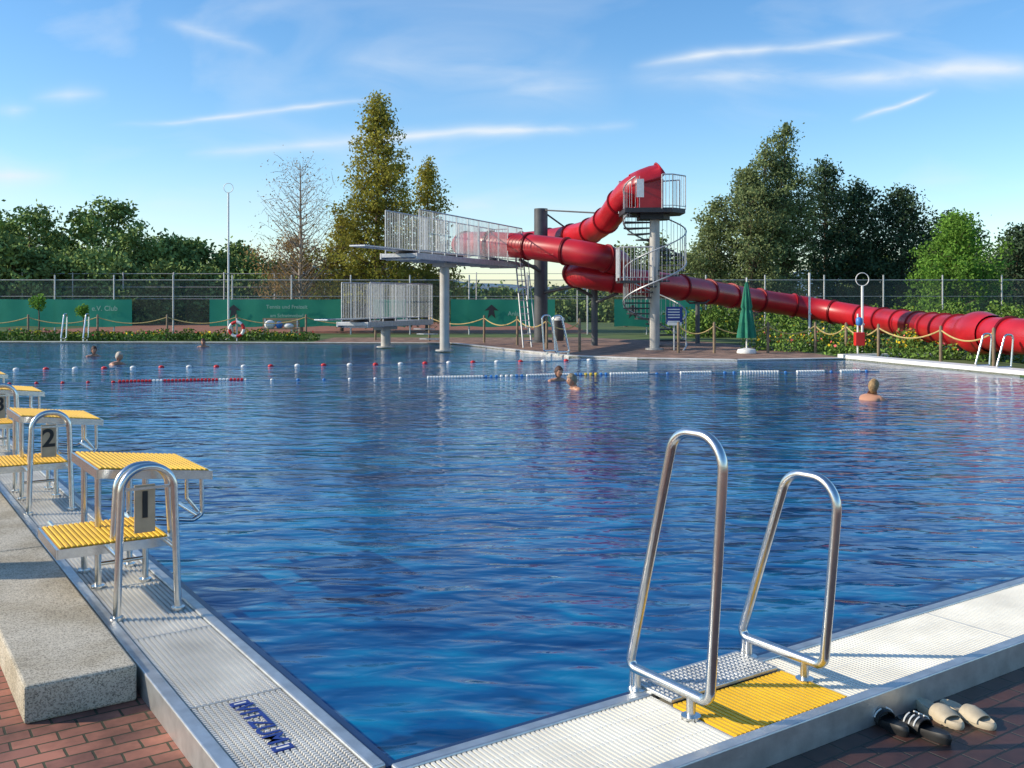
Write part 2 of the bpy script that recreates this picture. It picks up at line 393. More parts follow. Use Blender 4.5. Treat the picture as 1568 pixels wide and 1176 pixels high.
for i in range(26):
    for j in range(8):
        c=W(1.25+i*.0245,-.172+j*.029,.0235); m.box(c,dR*.007,dL*.009,UZ*.002)
m.obj('tread_studs',M['galv'],lad)
def Wgen(px,py,ang):
    ex=Vector((math.cos(ang),math.sin(ang),0)); ey=Vector((-math.sin(ang),math.cos(ang),0)); o=Vector((px,py,.04))
    return lambda a,b,z=0: o+ex*a+ey*b+UZ*z
ladder('pool_ladder',Wgen(1.55,30.2,math.radians(115)+math.pi),1.0,-.38,.38,1.2,1.2,.03)
ladder('pool_ladder',Wgen(11.35,23.4,math.radians(105)+math.pi+math.pi),.85,-.35,.35,1.0,1.0,.025)
ladder('pool_ladder',Wgen(-17.9,39.9,math.radians(180)),1.0,-.45,.45,1.1,1.1,.03)

# ------------------------------------------------------------ starting blocks
def slab_sheet(mb,mbd,a0,a1,b0,b1,zb,zf):
    def P(a,b,dz=0): t=(a-a0)/(a1-a0); return W(a,b,zb+(zf-zb)*t+dz)
    vs=[P(a0,b0,-.012),P(a1,b0,-.012),P(a1,b1,-.012),P(a0,b1,-.012),P(a0,b0,.0),P(a1,b0,.0),P(a1,b1,.0),P(a0,b1,.0)]
    fs=[(3,2,1,0),(4,5,6,7),(0,1,5,4),(1,2,6,5),(2,3,7,6),(3,0,4,7)]
    mbd.add(vs,fs)
    a=a0+.006
    while a<a1-.02:
        w_=.020
        q=[P(a,b0+.003,0),P(a+w_,b0+.003,0),P(a+w_,b1-.003,0),P(a,b1-.003,0),P(a+.003,b0+.005,.006),P(a+w_-.003,b0+.005,.006),P(a+w_-.003,b1-.005,.006),P(a+.003,b1-.005,.006)]
        mb.add(q,[(4,5,6,7),(0,1,5,4),(1,2,6,5),(2,3,7,6),(3,0,4,7)]); a+=.0285
def start_block(off,num):
    e=empty('starting_block')
    r=.019
    y=MB(); d=MB()
    slab_sheet(y,d,-.45,.18,off+2.76,off+3.5,.735,.665)
    slab_sheet(y,d,-.70,-.13,off+2.52,off+3.12,.36,.355)
    y.obj('yellow_ribs',M['yellow'],e); d.obj('yellow_plates',M['yellow_dk'],e)
    s=MB()
    for (a0,a1,b0,b1,zb,zf) in((-.46,.19,2.75,3.51,.722,.652),(-.71,-.12,2.51,3.13,.347,.342)):
        b0+=off;b1+=off
        for bb in(b0,b1): s.box(W((a0+a1)/2,bb,(zb+zf)/2-.016),dR*(a1-a0)/2+UZ*(zf-zb)/2,dL*.006,UZ*.026)
        for aa,z in((a0,zb),(a1,zf)): s.box(W(aa,(b0+b1)/2,z-.018),dR*.008,dL*(b1-b0)/2,UZ*.027)
    for bb in(2.95,3.36):
        for aa,z in((-.42,.70),(-.15,.68)):
            s.tube([W(aa,off+bb,0),W(aa,off+bb,z)],r,10); s.tube([W(aa,off+bb,0.0),W(aa,off+bb,.014)],r*2,12)
    for aa in(-.62,-.18): s.tube([W(aa,off+2.6,.335),W(aa,off+3.36,.335)],.012,6)
    for bo,top,a0,a1 in((2.27,.80,-.45,-.15),(2.60,.76,-.40,-.10)):
        base=0 if bo<2.5 else .33
        P=[W(a0-.01,off+bo,base),W(a0+.015,off+bo,top),W(a1-.015,off+bo,top),W(a1+.01,off+bo,base)]
        s.tube(fillet(P,[0,.13,.13,0],10),.0205,12)
        for aa in(a0-.01,a1+.01): s.tube([W(aa,off+bo,base-.002),W(aa,off+bo,base+.016)],.036,14)
    for aa in(-.455,-.145): s.tube([W(aa,off+2.27,.335),W(aa,off+2.55,.335)],.014,8)
    for bb in(2.82,3.42):
        P=[W(-.15,off+bb,.40),W(.10,off+bb,.36),W(.155,off+bb,.39),W(.15,off+bb,.64)]
        s.tube(fillet(P,[0,.03,.03,0],4),.014,8)
    s.tube([W(.135,off+2.82,.38),W(.135,off+3.42,.38)],.014,8)
    s.tube([W(.06,off+2.82,.64),W(.06,off+2.82,.50),W(.13,off+2.82,.41)],.012,8)
    s.tube([W(-.42,off+2.95,.14),W(-.15,off+2.95,.14)],.012,8)
    s.obj('tubular_frame',M['steel'],e,True)
    p=MB(); pbox(p,-.365,-.255,off+2.295,off+2.305,.44,.70); p.obj('number_plate',M['plate'],e,bevel=.003)
    p=MB(); pbox(p,-.43,-.18,off+2.283,off+2.293,.675,.69); p.obj('plate_bracket',M['steel'],e)
    text('number',num,.20,frame(dR,UZ,W(-.31,off+2.292,.585)),M['black'],e,off=.02)
for i,nm in enumerate('12345'): start_block(i*3.1,nm)

# ------------------------------------------------------------ lane ropes
def lerp2(p,q,t): return (p[0]+(q[0]-p[0])*t,p[1]+(q[1]-p[1])*t)
def rope_line(name,p,q,items):
    e=empty(name); L=math.dist(p,q); d=Vector((q[0]-p[0],q[1]-p[1],0)).normalized()
    m=MB(); nr=Vector((-d.y,d.x,0))
    off=lambda s: nr*(.14*math.sin(s*.55)+.05*math.sin(s*1.7))
    m.tube([Vector((*p,-.014))+d*s+off(s) for s in np.linspace(0,L,80)],.007,6); m.obj('line',M['ropeblue'],e)
    groups={}
    for s,kind,k in items:
        mb=groups.setdefault(k,MB()); c=Vector((p[0],p[1],0))+d*s+off(s)
        if kind=='b': mb.ell((c.x,c.y,-.012),(.075,.075,.048),12,8)
        elif kind=='s': mb.ell((c.x,c.y,-.012),(.04,.04,.03),10,6)
        else: mb.tube([c-d*.028-UZ*.014,c-d*.02-UZ*.014,c+d*.02-UZ*.014,c+d*.028-UZ*.014],[.032,.048,.048,.032],10)
    for k,mb in groups.items(): mb.obj('floats_'+k,M[k],e,True)
it=[]; k=0; s=.3
while s<16.0:
    it.append((s,'b','redfloat' if k%2==0 else 'white')); s+=.68; k+=1
rope_line('lane_rope',(-13.2,23.9),(2.73,28.0),it)
it=[]; p=(-10.6,20.0); q=(8.9,23.9)
def seg(x0,x1,cols,sp=.075):
    s=x0;k=0
    while s<x1: it.append((s,'d',cols[(k//3)%len(cols)])); s+=sp;k+=1
sc=lambda x:(x-60)/1275*19.2+.7
seg(sc(175),sc(342),['redfloat','redfloat','redfloat','white','redfloat','redfloat'])
s=sc(345)
while s<sc(600): it.append((s,'s','white' if int(s*10)%3 else 'bluefloat')); s+=.55
for a,b_ in((605,685),(755,822),(888,945)): seg(sc(a),sc(b_),['white'],.066)
seg(sc(690),sc(750),['bluefloat','white'],.12); seg(sc(824),sc(884),['bluefloat','yelfloat','bluefloat'],.12)
for a,b_ in((1003,1055),(1102,1160),(1192,1240),(1268,1300)): seg(sc(a),sc(b_),['white'],.066)
for a in(962,980,1075,1090,1172,1250,1312): it.append((sc(a),'s','bluefloat'))
s=-.2
while s<sc(172): it.append((s,'s','redfloat')); s+=.5
rope_line('lane_rope',p,q,it)

# ------------------------------------------------------------ swimmers
def swimmer(x,y,heading,hair,hairlong,rise=0,name='swimmer',skin=None):
    skin=skin or M['skin']
    e=empty(name,(x,y,-.02)); e.rotation_euler=(0,0,heading)
    V=[(-.62,0,-.5),(-.40,0,-.30),(-.20,0,-.13),(-.10,0,-.03),(-.05,0,.06),(-.02,0,.13)]
    R=[.13,.12,.135,.12,.058,.050]; E=[(0,1),(1,2),(2,3),(3,4),(4,5)]
    def add(p,r,par): V.append(p); R.append(r); E.append((par,len(V)-1)); return len(V)-1
    for s in(-1,1):
        sh=add((-.09,.165*s,-.015),.068,3); el=add((.10,.30*s,-.13),.045,sh); wr=add((.33,.26*s,-.12),.03,el); pl=add((.41,.23*s,-.12),.034,wr)
        for k,(dy,L) in enumerate(((-.03,.07),(-.01,.085),(.01,.09),(.03,.08))):
            f1=add((.46,.23*s+dy,-.12),.010,pl); add((.46+L*.5,.23*s+dy*1.3,-.13),.008,f1)
        th=add((.40,.19*s,-.11),.011,pl); add((.44,.16*s,-.11),.009,th)
        hp=add((-.68,.10*s,-.58),.085,0); kn=add((-.95,.14*s,-.80),.06,hp); an=add((-1.3,.12*s,-.75),.04,kn); add((-1.5,.12*s,-.73),.035,an)
    me=bpy.data.meshes.new('body'); me.from_pydata([(a,b,c+rise) for a,b,c in V],E,[]); me.materials.append(skin)
    o=bpy.data.objects.new('body',me); col.objects.link(o); o.parent=e
    md=o.modifiers.new('skin','SKIN'); md.use_smooth_shade=True
    for i,vv in enumerate(me.skin_vertices[0].data): vv.radius=(R[i],R[i]); vv.use_root=(i==0)
    sb=o.modifiers.new('sub','SUBSURF'); sb.levels=1; sb.render_levels=2
    def headpt(th,ph,off=0):
        dx,dy,dz=math.sin(th)*math.cos(ph),math.sin(th)*math.sin(ph),math.cos(th)
        rx,ry,rz=.094,.074,.115
        if dz<0: ry*=1-.28*(-dz)**1.2; rx*=1-.12*(-dz)
        px,py,pz=dx*rx,dy*ry,dz*rz
        if dx>0:
            px-=.010*math.exp(-((abs(py)-.032)/.014)**2-((pz-.005)/.014)**2)
            px+=.026*math.exp(-(py/.012)**2-((pz+.022)/.020)**2)
            px+=.010*math.exp(-(py/.03)**2-((pz+.095)/.018)**2)
            px+=.006*math.exp(-(py/.022)**2-((pz+.060)/.009)**2)
        k=1+off
        return (px*k,py*k,pz*k)
    hz_=.190+rise; n1,n2=28,20
    m=MB(); vs=[];fs=[]
    for i in range(n2+1):
        for k in range(n1): vs.append(headpt(math.pi*i/n2,2*math.pi*k/n1))
    for i in range(n2):
        for k in range(n1): fs.append((i*n1+k,(i+1)*n1+k,(i+1)*n1+(k+1)%n1,i*n1+(k+1)%n1))
    m.add(vs,fs)
    for s in(-1,1): m.ell((-.008,.075*s,-.012),(.017,.009,.03),8,6)
    m.obj('head',skin,e,True,(0,0,hz_))
    m=MB()
    for s in(-1,1): m.ell((.080,.030*s,.004),(.010,.012,.007),8,6)
    m.obj('eyes',M['black'],e,True,(0,0,hz_))
    m=MB(); m.ell((.090,0,-.058),(.006,.021,.005),8,6); m.obj('mouth',M['redf'],e,True,(0,0,hz_))
    m=MB(); vs=[];fs=[];keep=set(); n1,n2=40,28
    for i in range(n2+1):
        for k in range(n1):
            th=math.pi*i/n2; ph=2*math.pi*k/n1
            vs.append(headpt(th,ph,.12+.12*random.random()))
            back=-math.cos(ph); lim=1.15+(1.2 if hairlong else .9)*max(0,back+.6)
            if th<lim+.12*random.random(): keep.add(i*n1+k)
    for i in range(n2):
        for k in range(n1):
            f=(i*n1+k,(i+1)*n1+k,(i+1)*n1+(k+1)%n1,i*n1+(k+1)%n1)
            if all(q in keep for q in f): fs.append(f)
    m.add(vs,fs); m.obj('hair',hair,e,True,(0,0,hz_))
    return e
h_blond=mat('hair_blond',(.30,.19,.085),.75,0,.5,50); h_grey=mat('hair_grey',(.30,.23,.15),.75,0,.5,50); h_brown=mat('hair_brown',(.07,.03,.02),.7,0,.4,60)
h_white=mat('hair_white',(.48,.42,.34),.7,0,.3,60)
swimmer(6.28,17.0,math.radians(40),h_blond,True,.035)
swimmer(1.15,18.9,math.radians(200),h_grey,True,-.01)
swimmer(1.0,20.9,math.radians(-60),h_brown,True,.0)
swimmer(-10.5,26.2,math.radians(-15),h_white,False,.03)
swimmer(-12.8,30.0,math.radians(-50),h_brown,False,0)
swimmer(-11.35,36.0,math.radians(-80),h_brown,False,0)

# ------------------------------------------------------------ sandals
def sandal(x,y,ang,ms,mt,stripes=False):
    e=empty('pool_sandal',(x,y,-.12)); e.rotation_euler=(0,0,ang)
    out=[];n=28
    for i in range(n):
        t=2*math.pi*i/n; c=math.cos(t); s_=math.sin(t)
        w=.036+.012*(.5+.5*c)-.008*math.exp(-((c+.15)/.35)**2)
        out.append((.135*c,w*s_*1.05))
    m=MB()
    L=[(0,.97),(.012,1.02),(.024,1.0),(.03,.94)]
    vs=[(px*k,py*k,z+(.012*min(1,-px/.1) if px<0 and z>.01 else 0)) for z,k in L for px,py in out]
    fs=[tuple(reversed(range(n)))]+[(j*n+i,j*n+(i+1)%n,(j+1)*n+(i+1)%n,(j+1)*n+i) for j in range(3) for i in range(n)]
    ins=[(px*.82,py*.78,.024+(.012*min(1,-px/.1) if px<0 else 0)) for px,py in out]
    vs+=ins; fs+=[(3*n+i,3*n+(i+1)%n,4*n+(i+1)%n,4*n+i) for i in range(n)]+[tuple(4*n+i for i in range(n))]
    m.add(vs,fs); m.obj('sole',ms,e,True)
    m=MB(); xs=[-.01,.02,.05,.08]; hs=[.062,.066,.058,.044]; ws=[.047,.050,.051,.047]; N=12
    vs=[];fs=[]
    for j,(xx,hh,ww) in enumerate(zip(xs,hs,ws)):
        for side in(1,.90):
            for i in range(N+1):
                t=math.pi*i/N; vs.append((xx,ww*side*math.cos(t),.018+(hh-.018)*side*math.sin(t)**.8))
    K=2*(N+1)
    for j in range(len(xs)-1):
        for i in range(N):
            a=j*K+i; fs.append((a,a+1,a+1+K,a+K)); b=a+N+1; fs.append((b,b+K,b+1+K,b+1))
    for j in(0,len(xs)-1):
        for i in range(N): a=j*K+i; fs.append((a,a+N+1,a+N+2,a+1))
    m.add(vs,fs); m.obj('strap',mt,e,True)
    if stripes:
        m=MB()
        for dx in(.005,.03,.055):
            for sg in(1,-1):
                P=[(dx+.004,sg*.0505*math.cos(t),.02+.049*math.sin(t)**.8) for t in np.linspace(.25,1.3,7)]
                m.tube(P,.0035,5)
        m.obj('stripes',M['white'],e,True)
sandal(1.60,4.20,math.radians(110),M['black'],M['black'],True)
sandal(1.73,4.12,math.radians(118),M['black'],M['black'],True)
sandal(1.86,4.27,math.radians(-70),M['sand'],M['sand'])
sandal(1.98,4.26,math.radians(-62),M['sand'],M['sand'])

# ------------------------------------------------------------ railings & diving towers
def railing(mb,pts,h,sp=.11,rb=.010,rt=.022):
    pts=[Vector(p) for p in pts]
    mb.tube([p+UZ*h for p in pts],rt,8); mb.tube([p+UZ*.10 for p in pts],rt*.6,6); 
    for i in range(len(pts)-1):
        a,b=pts[i],pts[i+1]; n=max(1,int((b-a).length/sp))
        for k in range(n+1):
            p=a.lerp(b,k/n); big=(k%8==0 or k==n)
            mb.tube([p+UZ*(0 if big else .10),p+UZ*h],rt if big else rb,6,caps=False)
def tower(name,c,axis,z,t0,t1,w,board,col_r,h=1.3):
    e=empty(name); a=Vector((*axis,0)).normalized(); b=Vector((a.y,-a.x,0)); c=Vector((*c,0))
    P=lambda t,s,zz: c+a*t+b*s+UZ*zz
    m=MB(); m.box(P((t0+t1)/2,0,z-.07),a*(t1-t0)/2,b*w/2,UZ*.06)
    for s in(-w/2-.03,w/2+.03): m.box(P((t0+t1)/2,s,z-.09),a*(t1-t0)/2,b*.028,UZ*.09)
    for t in np.arange(t0+.3,t1,.9): m.box(P(t,0,z-.17),a*.04,b*w/2,UZ*.035)
    m.obj('deck',M['galv'],e,bevel=.01)
    m=MB(); m.tube([P(0,0,0),P(0,0,z-.14)],col_r,24); m.tube([P(0,0,0.03),P(0,0,.07)],col_r*1.9,20)
    m.box(P(0,0,z-.24),a*.5,b*.2,UZ*.08)
    m.obj('column',M['lightcol'],e,True)
    m=MB()
    for s in(-w/2,w/2): railing(m,[P(t0+.25,s,z),P(t1,s,z)],h)
    railing(m,[P(t1,-w/2,z),P(t1,.0,z)],h)
    m.obj('railing',M['galv'],e,True)
    m=MB(); bl,br=board
    m.box(P((bl+br)/2,0,z+.10),a*(br-bl)/2,b*.25,UZ*.022)
    m.obj('springboard',M['steel_dull'],e,bevel=.008)
    m=MB(); m.tube([P(t0+.5,-.35,z+.03),P(t0+.5,.35,z+.03)],.055,12); m.box(P(br-.2,0,z+.03),a*.1,b*.28,UZ*.05); m.obj('board_fulcrum',M['dark'],e)
    m=MB(); m.box(P(bl+.25,0,z+.125),a*.25,b*.25,UZ*.004); m.obj('board_tip',M['blue'],e)
    return e,P
ax=(.37,.93)
e3,P3=tower('diving_tower',(-2.23,32.4),ax,3.12,-3.2,5.6,1.15,(-5.6,1.0),.16,1.32)
m=MB()
top=P3(5.2,.65,3.12); bot=Vector((.55,34.6,.03)); dv=(bot-top); side=Vector((.55,.83,0)).normalized()*.27
for s in(-1,1):
    m.tube([bot+side*s,top+side*s,top+side*s+UZ*.9-dv.normalized()*.2],.028,8)
for k in range(1,13): p=bot.lerp(top,k/13); m.tube([p-side,p+side],.018,6)
for s in(-1,1): m.tube([bot+side*s+UZ*.7+Vector((.1,0,0)),top+side*s+UZ*.75+Vector((.1,0,0))],.018,6)
m.obj('ladder',M['galv'],e3,True)
e1,P1=tower('diving_tower',(-4.5,34.9),ax,.98,-2.3,2.6,1.1,(-4.2,.4),.17,1.32)
m=MB()
for k in range(4): m.box(P1(2.8+.25*(3-k)*1.0,0,.2*(k+1)),Vector((*ax,0)).normalized()*.13,Vector((ax[1],-ax[0],0)).normalized()*.4,UZ*.02)
m.obj('steps',M['galv'],e1)

# ------------------------------------------------------------ water slide and spiral stair tower
st=empty('spiral_stair_tower')
cx,cy=4.82,33.1
m=MB(); m.tube([(cx,cy,0),(cx,cy,5.0)],.17,24); m.tube([(cx,cy,.03),(cx,cy,.09)],.32,20); m.obj('column',M['lightcol'],st,True)
R=1.05; n=26; z1=4.72; zl=2.36
tr=MB(); ra=MB(); hp_=[];hin=[]
turn=math.radians(620); a0=math.radians(-35)
for i in range(n):
    f=(i+1)/n; a=a0+turn*f; z=z1*f; da=turn/n*.62
    p=[(cx+.17*math.cos(a-da),cy+.17*math.sin(a-da)),(cx+R*math.cos(a-da),cy+R*math.sin(a-da)),(cx+R*math.cos(a+da),cy+R*math.sin(a+da)),(cx+.17*math.cos(a+da),cy+.17*math.sin(a+da))]
    tr.prism(p,z-.05,z)
    for aa in(a-da*.6,a,a+da*.6):
        q=Vector((cx+R*math.cos(aa),cy+R*math.sin(aa),z)); ra.tube([q-UZ*.05,q+UZ*1.08],.009,5,caps=False)
for k in range(120):
    f=k/119; a=a0+turn*f
    hp_.append((cx+R*math.cos(a),cy+R*math.sin(a),z1*f+1.08)); hin.append((cx+R*math.cos(a),cy+R*math.sin(a),z1*f+.04))
ra.tube(hp_,.024,8); ra.tube(hin,.03,6)
tr.obj('treads',M['dark'],st); ra.obj('stair_railing',M['galv'],st,True)
m=MB(); m.prism([(cx-1.25,cy-.75),(cx-.2,cy-.9),(cx-.2,cy+.4),(cx-1.25,cy+.4)],zl-.08,zl)
tp=[(cx-1.1,cy-.9),(cx+.45,cy-1.0),(cx+.95,cy-.5),(cx+.95,cy+.6),(cx+.3,cy+1.0),(cx-1.1,cy+1.0)]
m.prism(tp,z1-.12,z1+.03)
m.prism([(x+(cx-x)*.5,y+(cy-y)*.5) for x,y in tp],z1-.30,z1-.121)
m.obj('platforms',M['dark'],st)
m=MB(); railing(m,[(cx-.2,cy-.9,zl),(cx-1.25,cy-.75,zl),(cx-1.25,cy+.4,zl)],1.1)
railing(m,[(cx+.1,cy-.98,z1),(cx+.45,cy-1.0,z1),(cx+.95,cy-.5,z1)],1.12); railing(m,[(cx+.95,cy+.6,z1),(cx+.3,cy+1.0,z1),(cx-1.1,cy+1.0,z1)],1.12)
m.obj('platform_railing',M['galv'],st,True)
m=MB(); m.box((cx-.62,cy-1.02,5.38),(.12,0,0),(0,.012,0),(0,0,.30)); m.obj('notice_panel',M['white'],st)

sl=empty('water_slide')
raw=[(4.75,33.35,5.66),(4.15,33.6,5.52),(3.78,34.5,5.1),(3.5,35.8,4.68),(2.95,37.8,4.35),(1.7,40.2,4.2),(.1,41.6,4.1),(-1.4,40.9,4.0),(-1.95,39.0,3.93),
(-1.2,37.3,3.86),(.3,36.2,3.72),(1.8,35.1,3.48),(2.95,34.5,3.26),(3.72,35.0,3.08),(3.85,36.3,2.96),(3.1,37.3,2.84),(2.35,36.8,2.74),(2.6,35.6,2.6),(3.9,35.4,2.42),(5.4,36.3,2.3),
(7.2,38.0,2.1),(10.0,40.6,1.74),(12.6,41.4,1.38),(14.2,39.0,1.0),(14.2,34.5,.84),(13.35,30.0,.80),(12.95,27.2,.80),(13.3,24.6,.76),(15.0,22.6,.66),(17.5,21.2,.5)]
path=cr(raw,10)
rs=[.46]*len(path)
for i in range(10): rs[i]=.46+.14*(1-i/9)
m=MB(); m.tube(path,rs,28,caps=False)
o=m.obj('tube',M['red'],sl,True)
sd=o.modifiers.new('wall','SOLIDIFY'); sd.thickness=.03
acc=0; fl=MB()
for i in range(1,len(path)-1):
    acc+=(path[i]-path[i-1]).length
    if acc>1.55:
        acc=0; d=(path[i+1]-path[i-1]).normalized()
        for k in(-.035,.015): fl.tube([path[i]+d*k,path[i]+d*(k+.02)],.515,28)
fl.obj('flanges',M['redf'],sl,True)
m=MB(); i0=258; m.tube(path[i0:i0+6],[.50,.56,.60,.60,.56,.51],28,caps=False); m.obj('sleeve',M['red'],sl,True)
m=MB()
# start box: red side walls, floor, raised flared lip
m.box((4.62,32.74,5.26),(.44,0,0),(0,.03,0),(0,0,.50))
m.box((4.62,33.98,5.26),(.44,0,0),(0,.03,0),(0,0,.50))
m.box((4.5,33.4,4.80),(.55,0,0),(0,.58,0),(0,0,.03))
o=m.obj('start_box',M['red'],sl,bevel=.02)
m=MB()
N=18; vs=[];fs=[]
prof=((5.12,.66,5.92),(4.95,.70,5.74),(4.65,.70,5.66),(4.35,.64,5.60),(4.0,.56,5.5))
for j,(xx,rr,zz) in enumerate(prof):
    for i in range(N+1):
        t=math.pi*i/N; vs.append((xx-.25*math.sin(t)*(j==0),33.36+rr*math.cos(t),zz+rr*math.sin(t)*(.72 if j==0 else .82)))
for j in range(len(prof)-1):
    for i in range(N): a=j*(N+1)+i; fs.append((a,a+1,a+N+2,a+N+1))
m.add(vs,fs)
o=m.obj('start_hood',M['red'],sl,True); sd=o.modifiers.new('wall','SOLIDIFY'); sd.thickness=.035
m=MB()
m.tube([(1.15,39.0,0),(1.15,39.0,5.35)],.27,24); m.tube([(1.15,39,.03),(1.15,39,.12)],.45,20)
m.tube([(3.05,36.2,0),(3.05,36.2,3.3)],.12,16)
m.obj('support_columns',M['darkcol'],sl,True)
m=MB()
for q in((-1.2,37.5,3.35),(.3,36.3,3.2),(1.0,41.0,3.7),(2.6,38.4,3.9),(2.9,37.1,2.35)): m.tube([(1.15,39,q[2]-.35),q],.07,8)
for q in((2.4,36.0,2.15),(3.8,35.4,1.95),(3.7,36.3,2.45)): m.tube([(3.05,36.2,q[2]-.35),q],.06,8)
for q in((3.4,36.0,4.9),(2.2,39.5,4.6)): m.tube([(1.15,39,5.3),q],.035,6)
for q,zz in(((7.2,38.0),1.6),((12.6,41.4),.9),((14.2,34.5),.38),((12.98,27.6),.35),((15.0,22.6),.2)): 
    m.tube([(*q,0),(*q,zz)],.09,12); m.tube([(q[0]-.45,q[1],zz+.12),(q[0]-.3,q[1],zz),(q[0]+.3,q[1],zz),(q[0]+.45,q[1],zz+.12)],.04,8)
m.obj('brackets',M['darkcol'],sl,True)

# ------------------------------------------------------------ parasol, showers, sign, life rings, lamp
def lathe_fold(mb,x,y,prof,folds=8,amp=.22,seg=48):
    vs=[];fs=[]
    for z,r in prof:
        for k in range(seg):
            t=2*math.pi*k/seg; rr=r*(1+amp*math.cos(folds*t+z*1.5)); vs.append((x+rr*math.cos(t),y+rr*math.sin(t),z))
    for j in range(len(prof)-1):
        for k in range(seg): fs.append((j*seg+k,j*seg+(k+1)%seg,(j+1)*seg+(k+1)%seg,(j+1)*seg+k))
    mb.add(vs,fs)
e=empty('closed_parasol'); x,y=7.4,30.9
m=MB(); lathe_fold(m,x,y,[(.52,.26),(.6,.25),(1.0,.20),(1.35,.15),(1.42,.12),(1.5,.15),(1.9,.10),(2.15,.06),(2.3,.02)]); m.obj('canopy',M['pgreen'],e,True)
m=MB(); m.tube([(x,y,0),(x,y,2.42)],.024,10); m.obj('pole',M['white'],e,True)
m=MB(); m.tube([(x,y,.035),(x,y,.07),(x,y,.16),(x,y,.20)],[.30,.31,.27,.06],20); m.obj('base',M['white'],e,True)
def shower(x,y,h,ring,name='outdoor_shower'):
    e=empty(name); m=MB(); m.tube([(x,y,.02),(x,y,h)],.038,10); m.tube([(x,y,.03),(x,y,.07)],.14,14)
    if ring:
        m.tube([(x+ring*math.cos(t),y,h+ring+ring*math.sin(t)) for t in np.linspace(0,2*math.pi,25)[:-1]],.014,6,closed=True)
    m.obj('pole',M['white'],e,True)
    m=MB(); m.tube([(x,y-.03,h*.45),(x,y-.14,h*.45)],.03,8); m.obj('valve',M['galv'],e,True)
shower(10.75,35.4,2.7,0); shower(10.8,30.2,2.15,.2)
shower(-12.1,41.8,6.3,.2,'lamp_post')
def lifebuoy(x,y,z,nx=0):
    e=empty('life_ring_stand'); m=MB()
    m.tube([(x,y+.06,.0),(x,y+.06,z+.45)],.035,8); m.obj('post',M['galv'],e,True)
    for kk,mt in((0,'redfloat'),(1,'white')):
        mb=MB()
        for k in range(kk,8,2):
            a=np.linspace(k*math.pi/4,(k+1)*math.pi/4,6); mb.tube([(x+.29*math.cos(t),y,z+.29*math.sin(t)) for t in a],.065,10,caps=True)
        mb.obj('ring_'+mt,M[mt],e,True)
lifebuoy(-11.3,40.2,.52)
e=empty('rescue_post'); m=MB(); m.box((10.35,29.2,.55),(.14,0,0),(0,.1,0),(0,0,.2)); m.obj('red_cabinet',M['redfloat'],e,bevel=.02)
m=MB(); m.tube([(10.35,29.32,0),(10.35,29.32,1.3)],.03,8); m.obj('post',M['white'],e)
m=MB(); m.tube([(10.35,29.2,.95),(10.35,29.2,1.0),(10.35,29.2,1.15),(10.35,29.2,1.2)],[.06,.10,.10,.05],12); m.obj('blue_lamp',M['bluefloat'],e,True)
e=empty('information_sign'); m=MB(); m.box((5.42,32.7,1.2),(.27,0,0),(0,.015,0),(0,0,.29)); m.obj('board',M['blue'],e)
m=MB(); m.tube([(5.42,32.74,0),(5.42,32.74,1.6)],.03,8); m.obj('post',M['galv'],e)
m=MB()
for z_ in(1.40,1.31,1.22,1.13,1.0): m.box((5.40,32.68,z_),(.2,0,0),(0,.004,0),(0,0,.018))
m.box((5.42,32.68,.92),(.24,0,0),(0,.003,0),(0,0,.05)); m.obj('lettering',M['white'],e)
e=empty('park_bench'); m=MB()
for k in range(4): m.box((-10.0,42.0+k*.11,.48),(.8,0,0),(0,.045,0),(0,0,.02))
for k in range(3): m.box((-10.0,42.45,.62+k*.13),(.8,0,0),(0,.02,0),(0,0,.05))
m.obj('slats',M['bench'],e)
m=MB()
for xx in(-10.7,-9.3): m.box((xx,42.1,.24),(.03,0,0),(0,.03,0),(0,0,.24)); m.box((xx,42.45,.45),(.03,0,0),(0,.03,0),(0,0,.45))
m.obj('legs',M['galv'],e)
m=MB(); m.ell((-10.4,42.1,.66),(.24,.16,.20)); m.ell((-9.6,42.1,.60),(.22,.15,.12)); m.obj('towel_bag',M['white'],e,True)
m=MB(); m.ell((-10.0,42.1,.64),(.15,.13,.17)); m.obj('bag',M['bluefloat'],e,True)
def bin_(x,y,z,r,h):
    e=empty('litter_bin'); m=MB(); m.tube([(x,y,z),(x,y,z+.05),(x,y,z+h*.85)],[r*.75,r*.85,r],16); m.obj('body',M['darkcol'],e,True)
    m=MB(); m.tube([(x,y,z+h*.85),(x,y,z+h*.95),(x,y,z+h)],[r*1.04,r*.93,r*.2],16); m.obj('lid',M['white'],e,True)
bin_(1.9,40.5,.03,.28,1.0)
bin_(-4.75,5.83,-.12,.20,1.35)   # invented bin, unseen left of the view, added to cast a shadow across the slab

def barrier(pts,h=1.05,name='rope_barrier'):
    e=empty(name); m=MB(); r_=MB()
    P=[Vector((*p,.03)) for p in pts]
    for p in P: m.tube([p,p+UZ*h,p+UZ*(h+.04)],[.045,.045,.02],8)
    for i in range(len(P)-1):
        Q=[P[i].lerp(P[i+1],t)+UZ*(h-.08-.26*4*t*(1-t)) for t in np.linspace(0,1,12)]; r_.tube(Q,.022,6)
    m.obj('posts',M['wood'],e,True); r_.obj('rope',M['rope'],e,True)
barrier([(-26+2.9*i,40.9) for i in range(8)])
barrier([(-3.4+.0,40.3),(-1.1,38.8),(.2,36.6),(1.2,33.8),(2.2,31.9)])
barrier([(5.3,31.2),(6.4,31.0),(8.1,31.0),(9.6,31.0),(10.3,30.2),(10.7,28.6),(11.6,26.5),(12.1,24.6)],.95)
e=empty('tennis_court_fence'); m=MB(); Yf=48.0
for x_ in np.arange(-34,26,2.9): m.tube([(x_,Yf,0),(x_,Yf,2.95)],.04,8)
